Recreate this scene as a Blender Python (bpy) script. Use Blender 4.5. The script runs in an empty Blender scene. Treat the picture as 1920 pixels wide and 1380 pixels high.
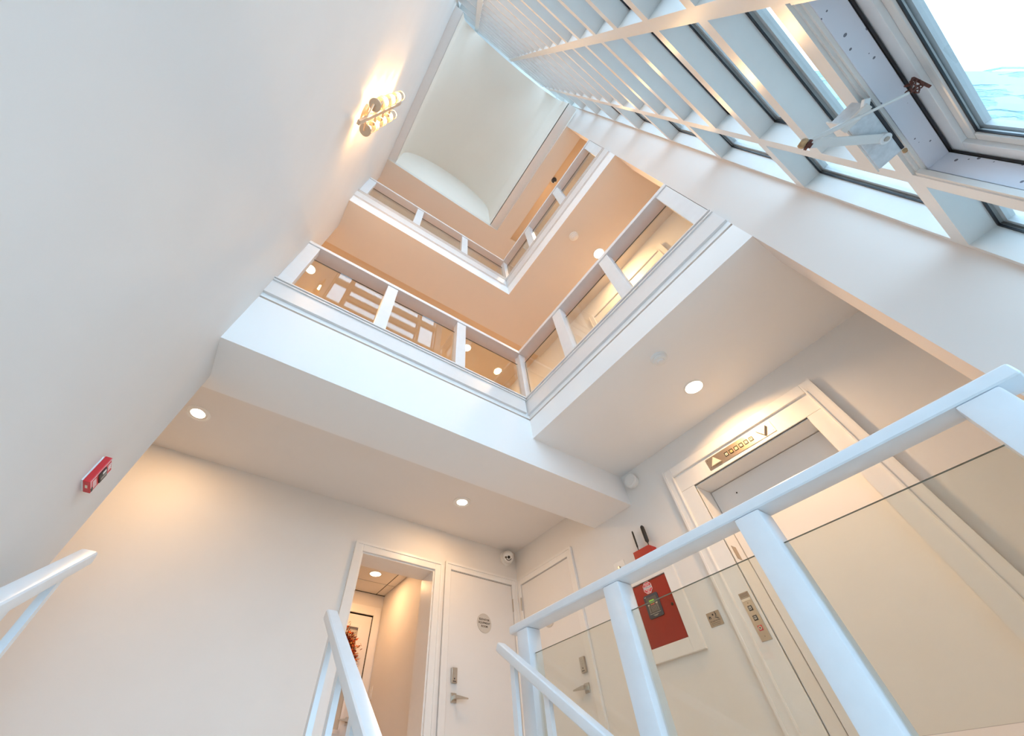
import bpy, bmesh, math, random
from mathutils import Vector, Matrix

random.seed(7)
C = bpy.context.scene.collection
scene = bpy.context.scene

# ------------------------------------------------------------------ camera
F, CX, CY = 702.9155, 899.678, 683.307            # focal length and principal point in pixels of the 1920x1380 frame
Rcw = ((0.84062174, -0.5413276, -0.01787524),     # rows: image right, image down, forward, in world axes
       (0.4166218, 0.66735162, -0.61730713),
       (0.34609445, 0.51147458, 0.78651916))
cam_data = bpy.data.cameras.new('camera')
cam = bpy.data.objects.new('camera', cam_data)
C.objects.link(cam)
right, down, fwd = (Vector(r).normalized() for r in Rcw)
M = Matrix((right, -down, -fwd)).transposed().to_4x4()
M.translation = Vector((0, 0, 0.2))
cam.matrix_world = M
cam_data.sensor_fit = 'HORIZONTAL'
cam_data.sensor_width = 36.0
cam_data.lens = 36.0 * F / 1920.0
cam_data.shift_x = (960 - CX) / 1920.0
cam_data.shift_y = (CY - 690) / 1920.0
cam_data.clip_start = 0.02
scene.camera = cam

# ------------------------------------------------------------------ light of day, exposure
SKY_STRENGTH = 6.4
SKY_COLOR = (0.52, 0.77, 1.0)
LAMP_COLOR = (1.0, 0.61, 0.29)
LAMP_W = 9.5
GALLERY_LAMP_W = 20.0
world = bpy.data.worlds.new('overcast_sky')
scene.world = world
world.use_nodes = True
bg = world.node_tree.nodes['Background']
bg.inputs[0].default_value = (*SKY_COLOR, 1)
bg.inputs[1].default_value = SKY_STRENGTH
vs = scene.view_settings
scene.display_settings.display_device = 'sRGB'
vs.view_transform = 'Standard'
vs.look = 'None'
vs.exposure = 0.08
vs.gamma = 1.0
vs.use_curve_mapping = False
cy = scene.cycles
cy.use_denoising = True
cy.max_bounces = 10
cy.diffuse_bounces = 6
cy.glossy_bounces = 4
cy.transparent_max_bounces = 32
cy.sample_clamp_indirect = 4.0
cy.caustics_reflective = False
cy.caustics_refractive = False
cy.blur_glossy = 0.5

# ------------------------------------------------------------------ materials
MATS = {}


def mat(name, col, rough=0.5, metal=0.0, noise=0.0, nscale=8.0, bump=0.0, bscale=120.0, emit=None, estr=0.0, spec=0.5, coat=0.0):
    m = bpy.data.materials.new(name)
    m.use_nodes = True
    nt = m.node_tree
    p = nt.nodes['Principled BSDF']
    p.inputs['Base Color'].default_value = (*col, 1)
    p.inputs['Roughness'].default_value = rough
    p.inputs['Metallic'].default_value = metal
    p.inputs['Specular IOR Level'].default_value = spec
    p.inputs['Coat Weight'].default_value = coat
    if noise or bump:
        tc = nt.nodes.new('ShaderNodeTexCoord')
    if noise:
        n = nt.nodes.new('ShaderNodeTexNoise')
        n.inputs['Scale'].default_value = nscale
        n.inputs['Detail'].default_value = 4
        nt.links.new(tc.outputs['Object'], n.inputs['Vector'])
        r = nt.nodes.new('ShaderNodeMapRange')
        r.inputs[1].default_value, r.inputs[2].default_value = 0.3, 0.7
        r.inputs[3].default_value, r.inputs[4].default_value = 1 - noise, 1 + noise
        nt.links.new(n.outputs['Fac'], r.inputs[0])
        v = nt.nodes.new('ShaderNodeVectorMath')
        v.operation = 'SCALE'
        v.inputs[0].default_value = col
        nt.links.new(r.outputs[0], v.inputs['Scale'])
        nt.links.new(v.outputs[0], p.inputs['Base Color'])
    if bump:
        n2 = nt.nodes.new('ShaderNodeTexNoise')
        n2.inputs['Scale'].default_value = bscale
        nt.links.new(tc.outputs['Object'], n2.inputs['Vector'])
        b = nt.nodes.new('ShaderNodeBump')
        b.inputs['Strength'].default_value = bump
        b.inputs['Distance'].default_value = 0.002
        nt.links.new(n2.outputs['Fac'], b.inputs['Height'])
        nt.links.new(b.outputs['Normal'], p.inputs['Normal'])
    if emit:
        p.inputs['Emission Color'].default_value = (*emit, 1)
        p.inputs['Emission Strength'].default_value = estr
    MATS[name] = m
    return m


def glass_mat(name, tint, gloss=1.0):
    m = bpy.data.materials.new(name)
    m.use_nodes = True
    nt = m.node_tree
    for n in list(nt.nodes):
        nt.nodes.remove(n)
    out = nt.nodes.new('ShaderNodeOutputMaterial')
    mix = nt.nodes.new('ShaderNodeMixShader')
    tr = nt.nodes.new('ShaderNodeBsdfTransparent')
    tr.inputs[0].default_value = (*tint, 1)
    gl = nt.nodes.new('ShaderNodeBsdfGlossy')
    gl.inputs['Roughness'].default_value = 0.0
    fr = nt.nodes.new('ShaderNodeFresnel')
    geo = nt.nodes.new('ShaderNodeNewGeometry')      # same reflectance from both sides of a sheet
    ior = nt.nodes.new('ShaderNodeMapRange')
    ior.inputs[3].default_value, ior.inputs[4].default_value = 1.5, 1 / 1.5
    nt.links.new(geo.outputs['Backfacing'], ior.inputs[0])
    nt.links.new(ior.outputs[0], fr.inputs[0])
    mu = nt.nodes.new('ShaderNodeMath')
    mu.operation = 'MULTIPLY'
    mu.inputs[1].default_value = gloss
    nt.links.new(fr.outputs[0], mu.inputs[0])
    nt.links.new(mu.outputs[0], mix.inputs[0])
    nt.links.new(tr.outputs[0], mix.inputs[1])
    nt.links.new(gl.outputs[0], mix.inputs[2])
    nt.links.new(mix.outputs[0], out.inputs[0])
    MATS[name] = m
    return m


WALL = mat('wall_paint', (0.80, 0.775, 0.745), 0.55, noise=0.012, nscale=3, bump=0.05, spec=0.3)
WALLC = mat('ceiling_paint', (0.80, 0.765, 0.735), 0.7, noise=0.01, nscale=2, spec=0.2)
FASC = mat('fascia_paint', (0.86, 0.85, 0.84), 0.5, noise=0.008, nscale=2, spec=0.3)
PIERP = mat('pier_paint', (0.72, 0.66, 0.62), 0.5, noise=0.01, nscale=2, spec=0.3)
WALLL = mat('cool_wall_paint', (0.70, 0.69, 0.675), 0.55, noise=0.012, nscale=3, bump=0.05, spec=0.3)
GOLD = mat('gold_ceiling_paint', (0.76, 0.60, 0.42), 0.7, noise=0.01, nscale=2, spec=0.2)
RAILB = mat('blue_white_rail_paint', (0.74, 0.80, 0.855), 0.28, noise=0.02, nscale=14, bump=0.08, bscale=60)  # rail white with the blue of the daylight mixed into the colour
GALC = mat('gallery_ceiling_paint', (0.78, 0.70, 0.61), 0.7, noise=0.01, nscale=2, spec=0.2)  # cream tone puts the lamps' warm light into the ceiling colour
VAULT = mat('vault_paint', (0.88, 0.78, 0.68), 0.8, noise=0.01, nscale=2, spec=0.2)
TRIM = mat('trim_paint', (0.83, 0.81, 0.785), 0.32, noise=0.01, nscale=20)
DOORP = mat('door_paint', (0.80, 0.775, 0.75), 0.38, noise=0.008, nscale=6)
RAILP = mat('rail_paint', (0.75, 0.74, 0.74), 0.28, noise=0.02, nscale=14, bump=0.08, bscale=60)
WINP = mat('window_paint', (0.70, 0.695, 0.68), 0.30, noise=0.015, nscale=12)
SASHP = mat('sash_aluminium', (0.78, 0.79, 0.80), 0.35, noise=0.02, nscale=30)
GASK = mat('black_gasket', (0.012, 0.013, 0.018), 0.5)
DARK = mat('dark_gap', (0.02, 0.018, 0.015), 0.8)
GLASS = glass_mat('rail_glass', (0.925, 0.935, 0.905))
GLASSE = mat('glass_edge', (0.10, 0.13, 0.12), 0.15)
PANE = glass_mat('window_glass', (0.95, 0.975, 0.985))
NICKEL = mat('satin_nickel', (0.56, 0.51, 0.44), 0.32, 1.0, noise=0.03, nscale=60)
BRASS = mat('brushed_bronze', (0.66, 0.50, 0.36), 0.30, 1.0, noise=0.03, nscale=80)
RED = mat('red_enamel', (0.62, 0.025, 0.03), 0.35)
REDD = mat('red_cabinet', (0.30, 0.009, 0.004), 0.35, noise=0.03, nscale=10)
WHITE = mat('white_plastic', (0.82, 0.81, 0.79), 0.4)
BLACK = mat('black_rubber', (0.02, 0.016, 0.012), 0.45)
INK = mat('dark_ink', (0.10, 0.075, 0.05), 0.6)
INKB = mat('black_ink', (0.012, 0.01, 0.01), 0.6)
NAVY = mat('navy_plastic', (0.035, 0.045, 0.065), 0.4)
GREEN = mat('green_display', (0.22, 0.48, 0.06), 0.4, emit=(0.3, 0.7, 0.06), estr=0.25)
KEY = mat('grey_keys', (0.30, 0.27, 0.25), 0.5)
KEYR = mat('red_keys', (0.75, 0.16, 0.10), 0.5)
KEYW = mat('cream_keys', (0.72, 0.66, 0.52), 0.5)
TAUPE = mat('taupe_plaque', (0.60, 0.56, 0.51), 0.45, noise=0.02, nscale=60)
SIGNP = mat('tan_plaque', (0.42, 0.33, 0.24), 0.35, metal=0.3, noise=0.03, nscale=40)
RUST = mat('rusted_steel', (0.11, 0.030, 0.018), 0.7, noise=0.5, nscale=150)
RUSTY = mat('yellowed_plastic', (0.48, 0.30, 0.15), 0.5, noise=0.3, nscale=90)
LENS = mat('lamp_lens', (1, 1, 1), 0.5, emit=(1.0, 0.86, 0.66), estr=9.0)
BULB = mat('glowing_tube', (1, 1, 1), 0.5, emit=(1.0, 0.60, 0.28), estr=170.0)
GLOW = mat('lit_indicator', (1.0, 0.8, 0.3), 0.5, emit=(1.0, 0.72, 0.2), estr=0.8)
AMBER = mat('amber_indicator', (0.75, 0.48, 0.2), 0.5, emit=(1.0, 0.5, 0.12), estr=0.15)
IVORY = mat('ivory_plastic', (0.80, 0.70, 0.55), 0.4)
CLEAR = glass_mat('clear_glass', (0.98, 0.95, 0.90), 0.35)
FLOORM = mat('floor_tile', (0.80, 0.73, 0.65), 0.5, noise=0.06, nscale=5)
WOODM = mat('floor_wood', (0.50, 0.27, 0.10), 0.45, noise=0.12, nscale=4)
TILE = mat('ceiling_tile', (0.74, 0.70, 0.64), 0.85, noise=0.05, nscale=120, bump=0.2, bscale=200)
TBAR = mat('tile_grid', (0.75, 0.70, 0.62), 0.5)
LEAFS = [mat('rust_leaf', (0.22, 0.035, 0.015), 0.7), mat('orange_leaf', (0.75, 0.12, 0.01), 0.6),
         mat('ochre_leaf', (0.50, 0.26, 0.06), 0.7), mat('tan_leaf', (0.55, 0.42, 0.24), 0.8)]
GROUND = mat('ground_gravel', (0.20, 0.20, 0.19), 0.9, noise=0.2, nscale=6)
FROST = mat('obscured_glass', (0.62, 0.58, 0.50), 0.25)


def stucco_mat():
    m = mat('pale_blue_stucco', (0.52, 0.80, 0.84), 0.9)  # white stucco, the blue of the sky light put into its base colour
    nt = m.node_tree
    p = nt.nodes['Principled BSDF']
    tc = nt.nodes.new('ShaderNodeTexCoord')
    mp = nt.nodes.new('ShaderNodeMapping')
    mp.inputs['Rotation'].default_value = (math.radians(35), 0, 0)
    mp.inputs['Scale'].default_value = (14, 20, 3.5)
    nt.links.new(tc.outputs['Object'], mp.inputs['Vector'])
    n = nt.nodes.new('ShaderNodeTexNoise')
    n.inputs['Scale'].default_value = 1.6
    n.inputs['Detail'].default_value = 5
    nt.links.new(mp.outputs[0], n.inputs['Vector'])
    r = nt.nodes.new('ShaderNodeMapRange')
    r.inputs[1].default_value, r.inputs[2].default_value = 0.36, 0.48
    nt.links.new(n.outputs['Fac'], r.inputs[0])
    b = nt.nodes.new('ShaderNodeBump')
    b.inputs['Strength'].default_value = 0.9
    b.inputs['Distance'].default_value = 0.02
    nt.links.new(r.outputs[0], b.inputs['Height'])
    nt.links.new(b.outputs[0], p.inputs['Normal'])
    return m


STUCCO = stucco_mat()


def spotted_mat():                                  # paint flaked off the head of the open window: stains with a shape of their own
    m = mat('spotted_paint', (0.70, 0.71, 0.78), 0.4)
    nt = m.node_tree
    p = nt.nodes['Principled BSDF']
    tc = nt.nodes.new('ShaderNodeTexCoord')
    v = nt.nodes.new('ShaderNodeTexVoronoi')
    v.inputs['Scale'].default_value = 34
    nt.links.new(tc.outputs['Object'], v.inputs['Vector'])
    n = nt.nodes.new('ShaderNodeTexNoise')
    n.inputs['Scale'].default_value = 9
    nt.links.new(tc.outputs['Object'], n.inputs['Vector'])
    a = nt.nodes.new('ShaderNodeMath')
    a.operation = 'MULTIPLY_ADD'
    a.inputs[1].default_value = 0.70
    a.inputs[2].default_value = -0.245
    nt.links.new(n.outputs['Fac'], a.inputs[0])
    lt = nt.nodes.new('ShaderNodeMath')
    lt.operation = 'LESS_THAN'
    nt.links.new(v.outputs['Distance'], lt.inputs[0])
    nt.links.new(a.outputs[0], lt.inputs[1])
    mx = nt.nodes.new('ShaderNodeMix')
    mx.data_type = 'RGBA'
    mx.inputs[6].default_value = (0.70, 0.71, 0.78, 1)
    mx.inputs[7].default_value = (0.16, 0.16, 0.20, 1)
    nt.links.new(lt.outputs[0], mx.inputs[0])
    nt.links.new(mx.outputs[2], p.inputs['Base Color'])
    return m


SPOT = spotted_mat()


# ------------------------------------------------------------------ mesh helpers
class MB:
    def __init__(s):
        s.v, s.f, s.m = [], [], []

    def add(s, verts, faces, mi=0):
        o = len(s.v)
        s.v += [tuple(v) for v in verts]
        s.f += [tuple(i + o for i in f) for f in faces]
        s.m += [mi] * len(faces)
        return s

    def box(s, x0, x1, y0, y1, z0, z1, mi=0):
        return s.add([(x0, y0, z0), (x1, y0, z0), (x1, y1, z0), (x0, y1, z0), (x0, y0, z1), (x1, y0, z1), (x1, y1, z1), (x0, y1, z1)],
                     [(0, 3, 2, 1), (4, 5, 6, 7), (0, 1, 5, 4), (1, 2, 6, 5), (2, 3, 7, 6), (3, 0, 4, 7)], mi)

    def prism(s, pts, a0, a1, axis, mi=0):
        """closed 2D outline pushed along an axis: x -> (y,z), y -> (x,z), z -> (x,y)"""
        n = len(pts)

        def P(a, q):
            return (a, q[0], q[1]) if axis == 'x' else (q[0], a, q[1]) if axis == 'y' else (q[0], q[1], a)
        vs_ = [P(a0, q) for q in pts] + [P(a1, q) for q in pts]
        fs = [tuple(range(n)), tuple(range(2 * n - 1, n - 1, -1))] + [(i, i + n, (i + 1) % n + n, (i + 1) % n) for i in range(n)]
        return s.add(vs_, fs, mi)

    def lathe(s, prof, c, axis=(0, 0, 1), n=24, mi=0, caps=True):
        """profile of (radius, height) turned about an axis through c"""
        ax = Vector(axis).normalized()
        u = ax.orthogonal().normalized()
        w = ax.cross(u)
        c = Vector(c)
        vs_, fs = [], []
        for r, h in prof:
            for k in range(n):
                a = 2 * math.pi * k / n
                vs_.append(c + ax * h + (u * math.cos(a) + w * math.sin(a)) * r)
        for j in range(len(prof) - 1):
            for k in range(n):
                k2 = (k + 1) % n
                fs.append((j * n + k, j * n + k2, (j + 1) * n + k2, (j + 1) * n + k))
        if caps and prof[0][0] > 1e-6:
            fs.append(tuple(range(n - 1, -1, -1)))
        if caps and prof[-1][0] > 1e-6:
            fs.append(tuple(range((len(prof) - 1) * n, len(prof) * n)))
        return s.add(vs_, fs, mi)

    def tube(s, pts, r, n=8, mi=0):
        pts = [Vector(p) for p in pts]
        vs_, fs = [], []
        for i, p in enumerate(pts):
            d = (pts[min(i + 1, len(pts) - 1)] - pts[max(i - 1, 0)]).normalized()
            u = d.orthogonal().normalized() if i == 0 else (u - d * u.dot(d)).normalized()
            w = d.cross(u)
            rr = r[i] if isinstance(r, (list, tuple)) else r
            for k in range(n):
                a = 2 * math.pi * k / n
                vs_.append(p + (u * math.cos(a) + w * math.sin(a)) * rr)
        for i in range(len(pts) - 1):
            for k in range(n):
                k2 = (k + 1) % n
                fs.append((i * n + k, i * n + k2, (i + 1) * n + k2, (i + 1) * n + k))
        fs.append(tuple(range(n - 1, -1, -1)))
        fs.append(tuple(range((len(pts) - 1) * n, len(pts) * n)))
        return s.add(vs_, fs, mi)

    def bar(s, p, q, w, h, up=(0, 0, 1), mi=0):
        """rectangular bar from p to q, w wide and h high"""
        p, q = Vector(p), Vector(q)
        d = (q - p).normalized()
        sd = d.cross(Vector(up)).normalized()
        u = sd.cross(d)
        vs_ = []
        for e in (p, q):
            for a, b in ((-1, -1), (1, -1), (1, 1), (-1, 1)):
                vs_.append(e + sd * a * w / 2 + u * b * h / 2)
        return s.add(vs_, [(0, 3, 2, 1), (4, 5, 6, 7), (0, 1, 5, 4), (1, 2, 6, 5), (2, 3, 7, 6), (3, 0, 4, 7)], mi)

    def mesh(s, name, mats, off=(0, 0, 0), bevel=0.0, seg=2, smooth=False):
        me = bpy.data.meshes.new(name)
        ox, oy, oz = off
        me.from_pydata([(x - ox, y - oy, z - oz) for x, y, z in s.v], [], s.f)
        for m in (mats if isinstance(mats, (list, tuple)) else [mats]):
            me.materials.append(m)
        for p, i in zip(me.polygons, s.m):
            p.material_index = i
        bm = bmesh.new()
        bm.from_mesh(me)
        bmesh.ops.recalc_face_normals(bm, faces=bm.faces)
        if bevel:
            es = [e for e in bm.edges if len(e.link_faces) == 2 and e.calc_face_angle(0) > 0.5]
            bmesh.ops.bevel(bm, geom=es, offset=bevel, segments=seg, affect='EDGES', profile=0.6, clamp_overlap=True)
        if smooth:
            for f in bm.faces:
                f.smooth = True
            for e in bm.edges:
                if len(e.link_faces) == 2 and e.calc_face_angle(0) > 0.6:
                    e.smooth = False
        bm.to_mesh(me)
        bm.free()
        return me

    def build(s, name, mats, parent=None, bevel=0.0, seg=2, smooth=False, label=None):
        off = tuple(parent['_o']) if parent is not None and '_o' in parent else (0, 0, 0)
        o = bpy.data.objects.new(name, s.mesh(name, mats, off, bevel, seg, smooth))
        C.objects.link(o)
        if parent is not None:
            o.parent = parent
            o['_o'] = off
        if label:
            o['label'] = label
        return o


def tag(o, label=None, cat=None, group=None, kind=None):
    for k, v in (('label', label), ('category', cat), ('group', group), ('kind', kind)):
        if v:
            o[k] = v
    return o


def empty(name, loc):
    o = bpy.data.objects.new(name, None)
    o.empty_display_size = 0.05
    C.objects.link(o)
    o.location = loc
    o['_o'] = tuple(loc)
    return o


def thing(name, loc, label, cat, group=None):
    return tag(empty(name, loc), label, cat, group)


def setting(name, loc=(0, 0, 0)):
    return tag(empty(name, loc), kind='structure')


def struct(name, mb, m, **kw):
    return tag(mb.build(name, m, **kw), kind='structure')


def kids(o):
    return [c for c in bpy.data.objects if c.parent == o]


def copy_tree(o, parent=None):
    c = o.copy()
    C.objects.link(c)
    if parent is not None:
        c.parent = parent
    for ch in kids(o):
        copy_tree(ch, c)
    return c


AX = {'back': ((1, 0, 0), (0, 0, 1), (0, -1, 0)),     # on a wall that faces -y
      'right': ((0, -1, 0), (0, 0, 1), (-1, 0, 0)),   # on a wall that faces -x
      'left': ((0, 1, 0), (0, 0, 1), (1, 0, 0))}      # on a wall that faces +x


def text(s, name, txt, size, centre, face, m, parent, ext=0.0008, space=1.0, bold=0.0):
    cu = bpy.data.curves.new('t', 'FONT')
    cu.body = txt
    cu.size = size
    cu.align_x = 'CENTER'
    cu.align_y = 'CENTER'
    cu.extrude = ext
    cu.offset = bold
    cu.space_line = space
    cu.resolution_u = 3
    ob = bpy.data.objects.new('t', cu)
    C.objects.link(ob)
    dg = bpy.context.evaluated_depsgraph_get()
    me = bpy.data.meshes.new_from_object(ob.evaluated_get(dg))
    bpy.data.objects.remove(ob)
    bpy.data.curves.remove(cu)
    X, Y, Z = (Vector(a) for a in AX[face])
    cn = Vector(centre)
    mb = MB()
    mb.add([cn + X * v.co.x + Y * v.co.y + Z * v.co.z for v in me.vertices], [tuple(p.vertices) for p in me.polygons])
    bpy.data.meshes.remove(me)
    return mb.build(name, m, parent)


def box(*a):
    return MB().box(*a)


# ------------------------------------------------------------------ levels and planes
LX, RX, AXR = -0.614, 3.0, 1.87          # left wall, elevator wall, atrium edge of the right galleries
YF, YB = 1.935, 3.774                    # atrium edge of the rear galleries, back wall
YW = -0.574                              # room side of the window wall
WX = -2.6                                # far west end of the rear corridors
UP2 = 2.70                               # floor to floor

# ------------------------------------------------------------------ floors, walls, ceilings
mb = MB()
mb.box(WX, 1.70, 2.25, 3.95, -0.25, 0)
mb.box(1.70, 3.25, -0.75, 3.95, -0.25, 0)
mb.box(0.6, 2.1, 3.95, 5.55, -0.25, 0)
struct('floor', mb, FLOORM)
st = setting('floor_stairs')
n, rise, run = 7, 0.18, 0.266
for i in range(n):
    y1 = 2.25 - run * i
    MB().box(LX, 1.70, y1 - run - 0.02, y1, -rise * (i + 1) - 0.04, -rise * (i + 1)).build('stair_tread', FLOORM, st)
    MB().box(LX, 1.70, y1 - 0.02, y1, -rise * (i + 1), -rise * i - 0.04).build('stair_riser', TRIM, st)
struct('floor_landing', box(LX, 1.87, -0.75, 2.25 - run * n, -1.40, -rise * n), FLOORM)
struct('wall_stair', box(1.70, 1.80, -0.60, 2.25, -1.40, -0.25), WALL)

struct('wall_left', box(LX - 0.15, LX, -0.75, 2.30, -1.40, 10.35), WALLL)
struct('wall_west', box(WX - 0.1, WX, 2.2, 3.95, -0.25, 8.3), WALL)
struct('wall_corridor', box(WX, LX - 0.15, 2.16, 2.26, -0.25, 8.3), WALL)

# back wall of the ground floor: a slightly proud stretch with the cased opening, then the stretch with the equipment room door
mb = MB()
mb.box(WX, 1.074, 3.758, 4.02, 0, 2.50)
mb.box(1.885, 2.004, 3.758, 4.02, 0, 2.50)
mb.box(1.074, 1.885, 3.758, 4.02, 1.994, 2.50)
mb.box(2.004, 2.085, 3.774, 4.02, 0, 2.50)
mb.box(2.905, 3.25, 3.774, 4.02, 0, 2.50)
mb.box(2.085, 2.905, 3.774, 4.02, 2.042, 2.50)
struct('wall_back', mb, WALL)
struct('wall_back_upper', box(WX, 3.25, YB, 4.02, 2.50, 8.3), WALL)

# elevator wall, one stretch per level around the elevator openings
EY0, EY1, EZ = 0.35, 1.30, 2.0
mb = MB()
D2A, D2B, D2Z = 2.878, 3.695, 2.042
mb.box(RX, 3.25, -0.75, EY0, 0, UP2)
mb.box(RX, 3.25, EY1, D2A, 0, UP2)
mb.box(RX, 3.25, D2B, YB, 0, UP2)
mb.box(RX, 3.25, EY0, EY1, EZ, UP2)
mb.box(RX, 3.25, D2A, D2B, D2Z, UP2)
mb.box(RX, 3.25, -0.75, EY0, UP2, 2 * UP2)
mb.box(RX, 3.25, EY1, YB, UP2, 2 * UP2)
mb.box(RX, 3.25, EY0, EY1, UP2 + EZ, 2 * UP2)
mb.box(RX, 3.25, -0.75, YB, 2 * UP2, 8.3)
struct('wall_right', mb, WALL)
struct('wall_south', box(2.17, 3.25, -0.85, -0.75, -1.4, 8.3), WALL)
struct('wall_pier', box(AXR, 2.17, -0.75, -0.254, -1.40, 10.35), PIERP)

# galleries
struct('ceiling', box(WX, RX, 2.43, YB, 2.44, UP2 - 0.02), WALLC)
struct('ceiling_beam', box(WX, RX, YF, 2.43, 2.15, UP2 - 0.02), FASC)
struct('ceiling_lobby', MB().box(AXR, RX, -0.254, YF, 2.46, UP2 - 0.02).box(2.17, RX, -0.75, -0.254, 2.46, UP2 - 0.02), FASC)
struct('floor_gallery', MB().box(WX, RX, YF + 0.02, YB, UP2 - 0.02, UP2).box(AXR + 0.02, RX, -0.25, YF + 0.02, UP2 - 0.02, UP2).box(2.17, RX, -0.75, -0.25, UP2 - 0.02, UP2), WOODM)
Z3 = 5.25
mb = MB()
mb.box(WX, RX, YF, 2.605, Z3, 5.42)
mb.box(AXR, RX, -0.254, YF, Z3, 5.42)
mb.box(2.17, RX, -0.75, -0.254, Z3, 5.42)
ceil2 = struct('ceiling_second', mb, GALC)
ceil2.data.materials.append(FASC)
for p_ in ceil2.data.polygons:
    if abs(p_.normal.z) < 0.5:
        p_.material_index = 1                   # the white fascia faces of the slab edge
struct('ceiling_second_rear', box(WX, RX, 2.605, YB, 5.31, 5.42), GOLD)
struct('floor_third', MB().box(WX, RX, YF + 0.02, YB, 5.42, 5.44).box(AXR + 0.02, RX, -0.25, YF + 0.02, 5.42, 5.44).box(2.17, RX, -0.75, -0.25, 5.42, 5.44), WOODM)
Z4 = 8.03
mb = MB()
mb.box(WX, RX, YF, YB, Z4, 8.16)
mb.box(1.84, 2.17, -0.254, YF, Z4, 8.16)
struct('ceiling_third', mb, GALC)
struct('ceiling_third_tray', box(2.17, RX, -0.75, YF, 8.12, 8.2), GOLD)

# vaulted ceiling over the atrium
VX0, VX1, VY0, VY1 = -0.478, 1.672, -0.535, YF
cx_, rx_ = (VX0 + VX1) / 2, (VX1 - VX0) / 2
SPR, RISE = 9.1, 1.05
arch = [(VX0, 8.10), (VX0, SPR)]
for k in range(1, 48):
    a = math.pi * (1 - k / 48)
    arch.append((cx_ + rx_ * math.cos(a), SPR + RISE * math.sin(a)))
arch += [(VX1, SPR), (VX1, 8.10)]
outer = [(VX0 - 0.06, 8.10), (VX0 - 0.06, SPR)]
for k in range(1, 48):
    a = math.pi * (1 - k / 48)
    outer.append((cx_ + (rx_ + 0.06) * math.cos(a), SPR + (RISE + 0.06) * math.sin(a)))
outer += [(VX1 + 0.06, SPR), (VX1 + 0.06, 8.10)]
na = len(arch)
mb = MB()
vs_ = [(x, VY0, z) for x, z in arch] + [(x, VY1, z) for x, z in arch] + [(x, VY0, z) for x, z in outer] + [(x, VY1, z) for x, z in outer]
fs = []
for i in range(na - 1):
    fs += [(i, i + 1, i + 1 + na, i + na), (i + 2 * na, i + 3 * na, i + 1 + 3 * na, i + 1 + 2 * na), (i, i + 2 * na, i + 1 + 2 * na, i + 1)]
mb.add(vs_, fs)
struct('ceiling_vault', mb, VAULT, smooth=True)
struct('wall_vault_end', box(VX0 - 0.2, VX1 + 0.25, VY1, VY1 + 0.1, 8.16, 10.4), VAULT)
struct('trim_1', box(LX, VX0, VY0, VY1, 8.10, 8.16), TRIM)                       # ledge along the left wall
struct('trim_2', box(VX1, 1.84, VY0, VY1, 8.10, 8.16), TRIM)                     # ledge along the right gallery
mb = MB()                                                                        # roof over everything
mb.box(WX, 3.25, -0.80, 4.02, 10.4, 10.5)
mb.box(1.9, 3.25, -0.85, 4.02, 8.2, 8.3)
struct('ceiling_roof', mb, FASC)


# ------------------------------------------------------------------ trims on the gallery edges
EDGE = mat('edge_trim_paint', (0.745, 0.71, 0.69), 0.32, noise=0.01, nscale=20)


def edge_trim(num, z0, z1):
    cap = 0.036
    pr = [(0.0, z0), (0.022, z0), (0.022, z1 - cap), (0.034, z1 - cap), (0.034, z1 - 0.022), (0.022, z1 - 0.020), (0.022, z1 - 0.014),
          (0.042, z1 - 0.012), (0.042, z1), (-0.09, z1), (-0.09, z1 - 0.02), (0, z1 - 0.02)]
    t = setting('trim_%d' % num)
    MB().prism([(YF - a, z) for a, z in pr], LX, AXR - 0.042, 'x').build('fascia_board', EDGE, t)
    MB().prism([(AXR - a, z) for a, z in pr], -0.254, YF - 0.0, 'y').build('fascia_board', EDGE, t)
    return t


edge_trim(3, 2.745, 2.95)
edge_trim(4, 5.475, 5.685)
struct('wall_kerb', MB().box(LX, AXR, YF, YF + 0.09, UP2, 2.93).box(AXR, AXR + 0.09, -0.254, YF + 0.09, UP2, 2.93), FASC)
struct('wall_kerb_third', MB().box(LX, AXR, YF, YF + 0.09, 5.42, 5.665).box(AXR, AXR + 0.09, -0.254, YF + 0.09, 5.42, 5.665), FASC)


# ------------------------------------------------------------------ guardrails
def pane(x0, x1, y0, y1, z0, z1, parent):
    mb = MB().box(x0, x1, y0, y1, z0, z1)
    thin_x = (x1 - x0) < (y1 - y0)
    mb.m = [1, 1, 1, 0, 1, 0] if thin_x else [1, 1, 0, 1, 0, 1]
    return mb.build('glass_panel', [GLASS, GLASSE], parent)


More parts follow.
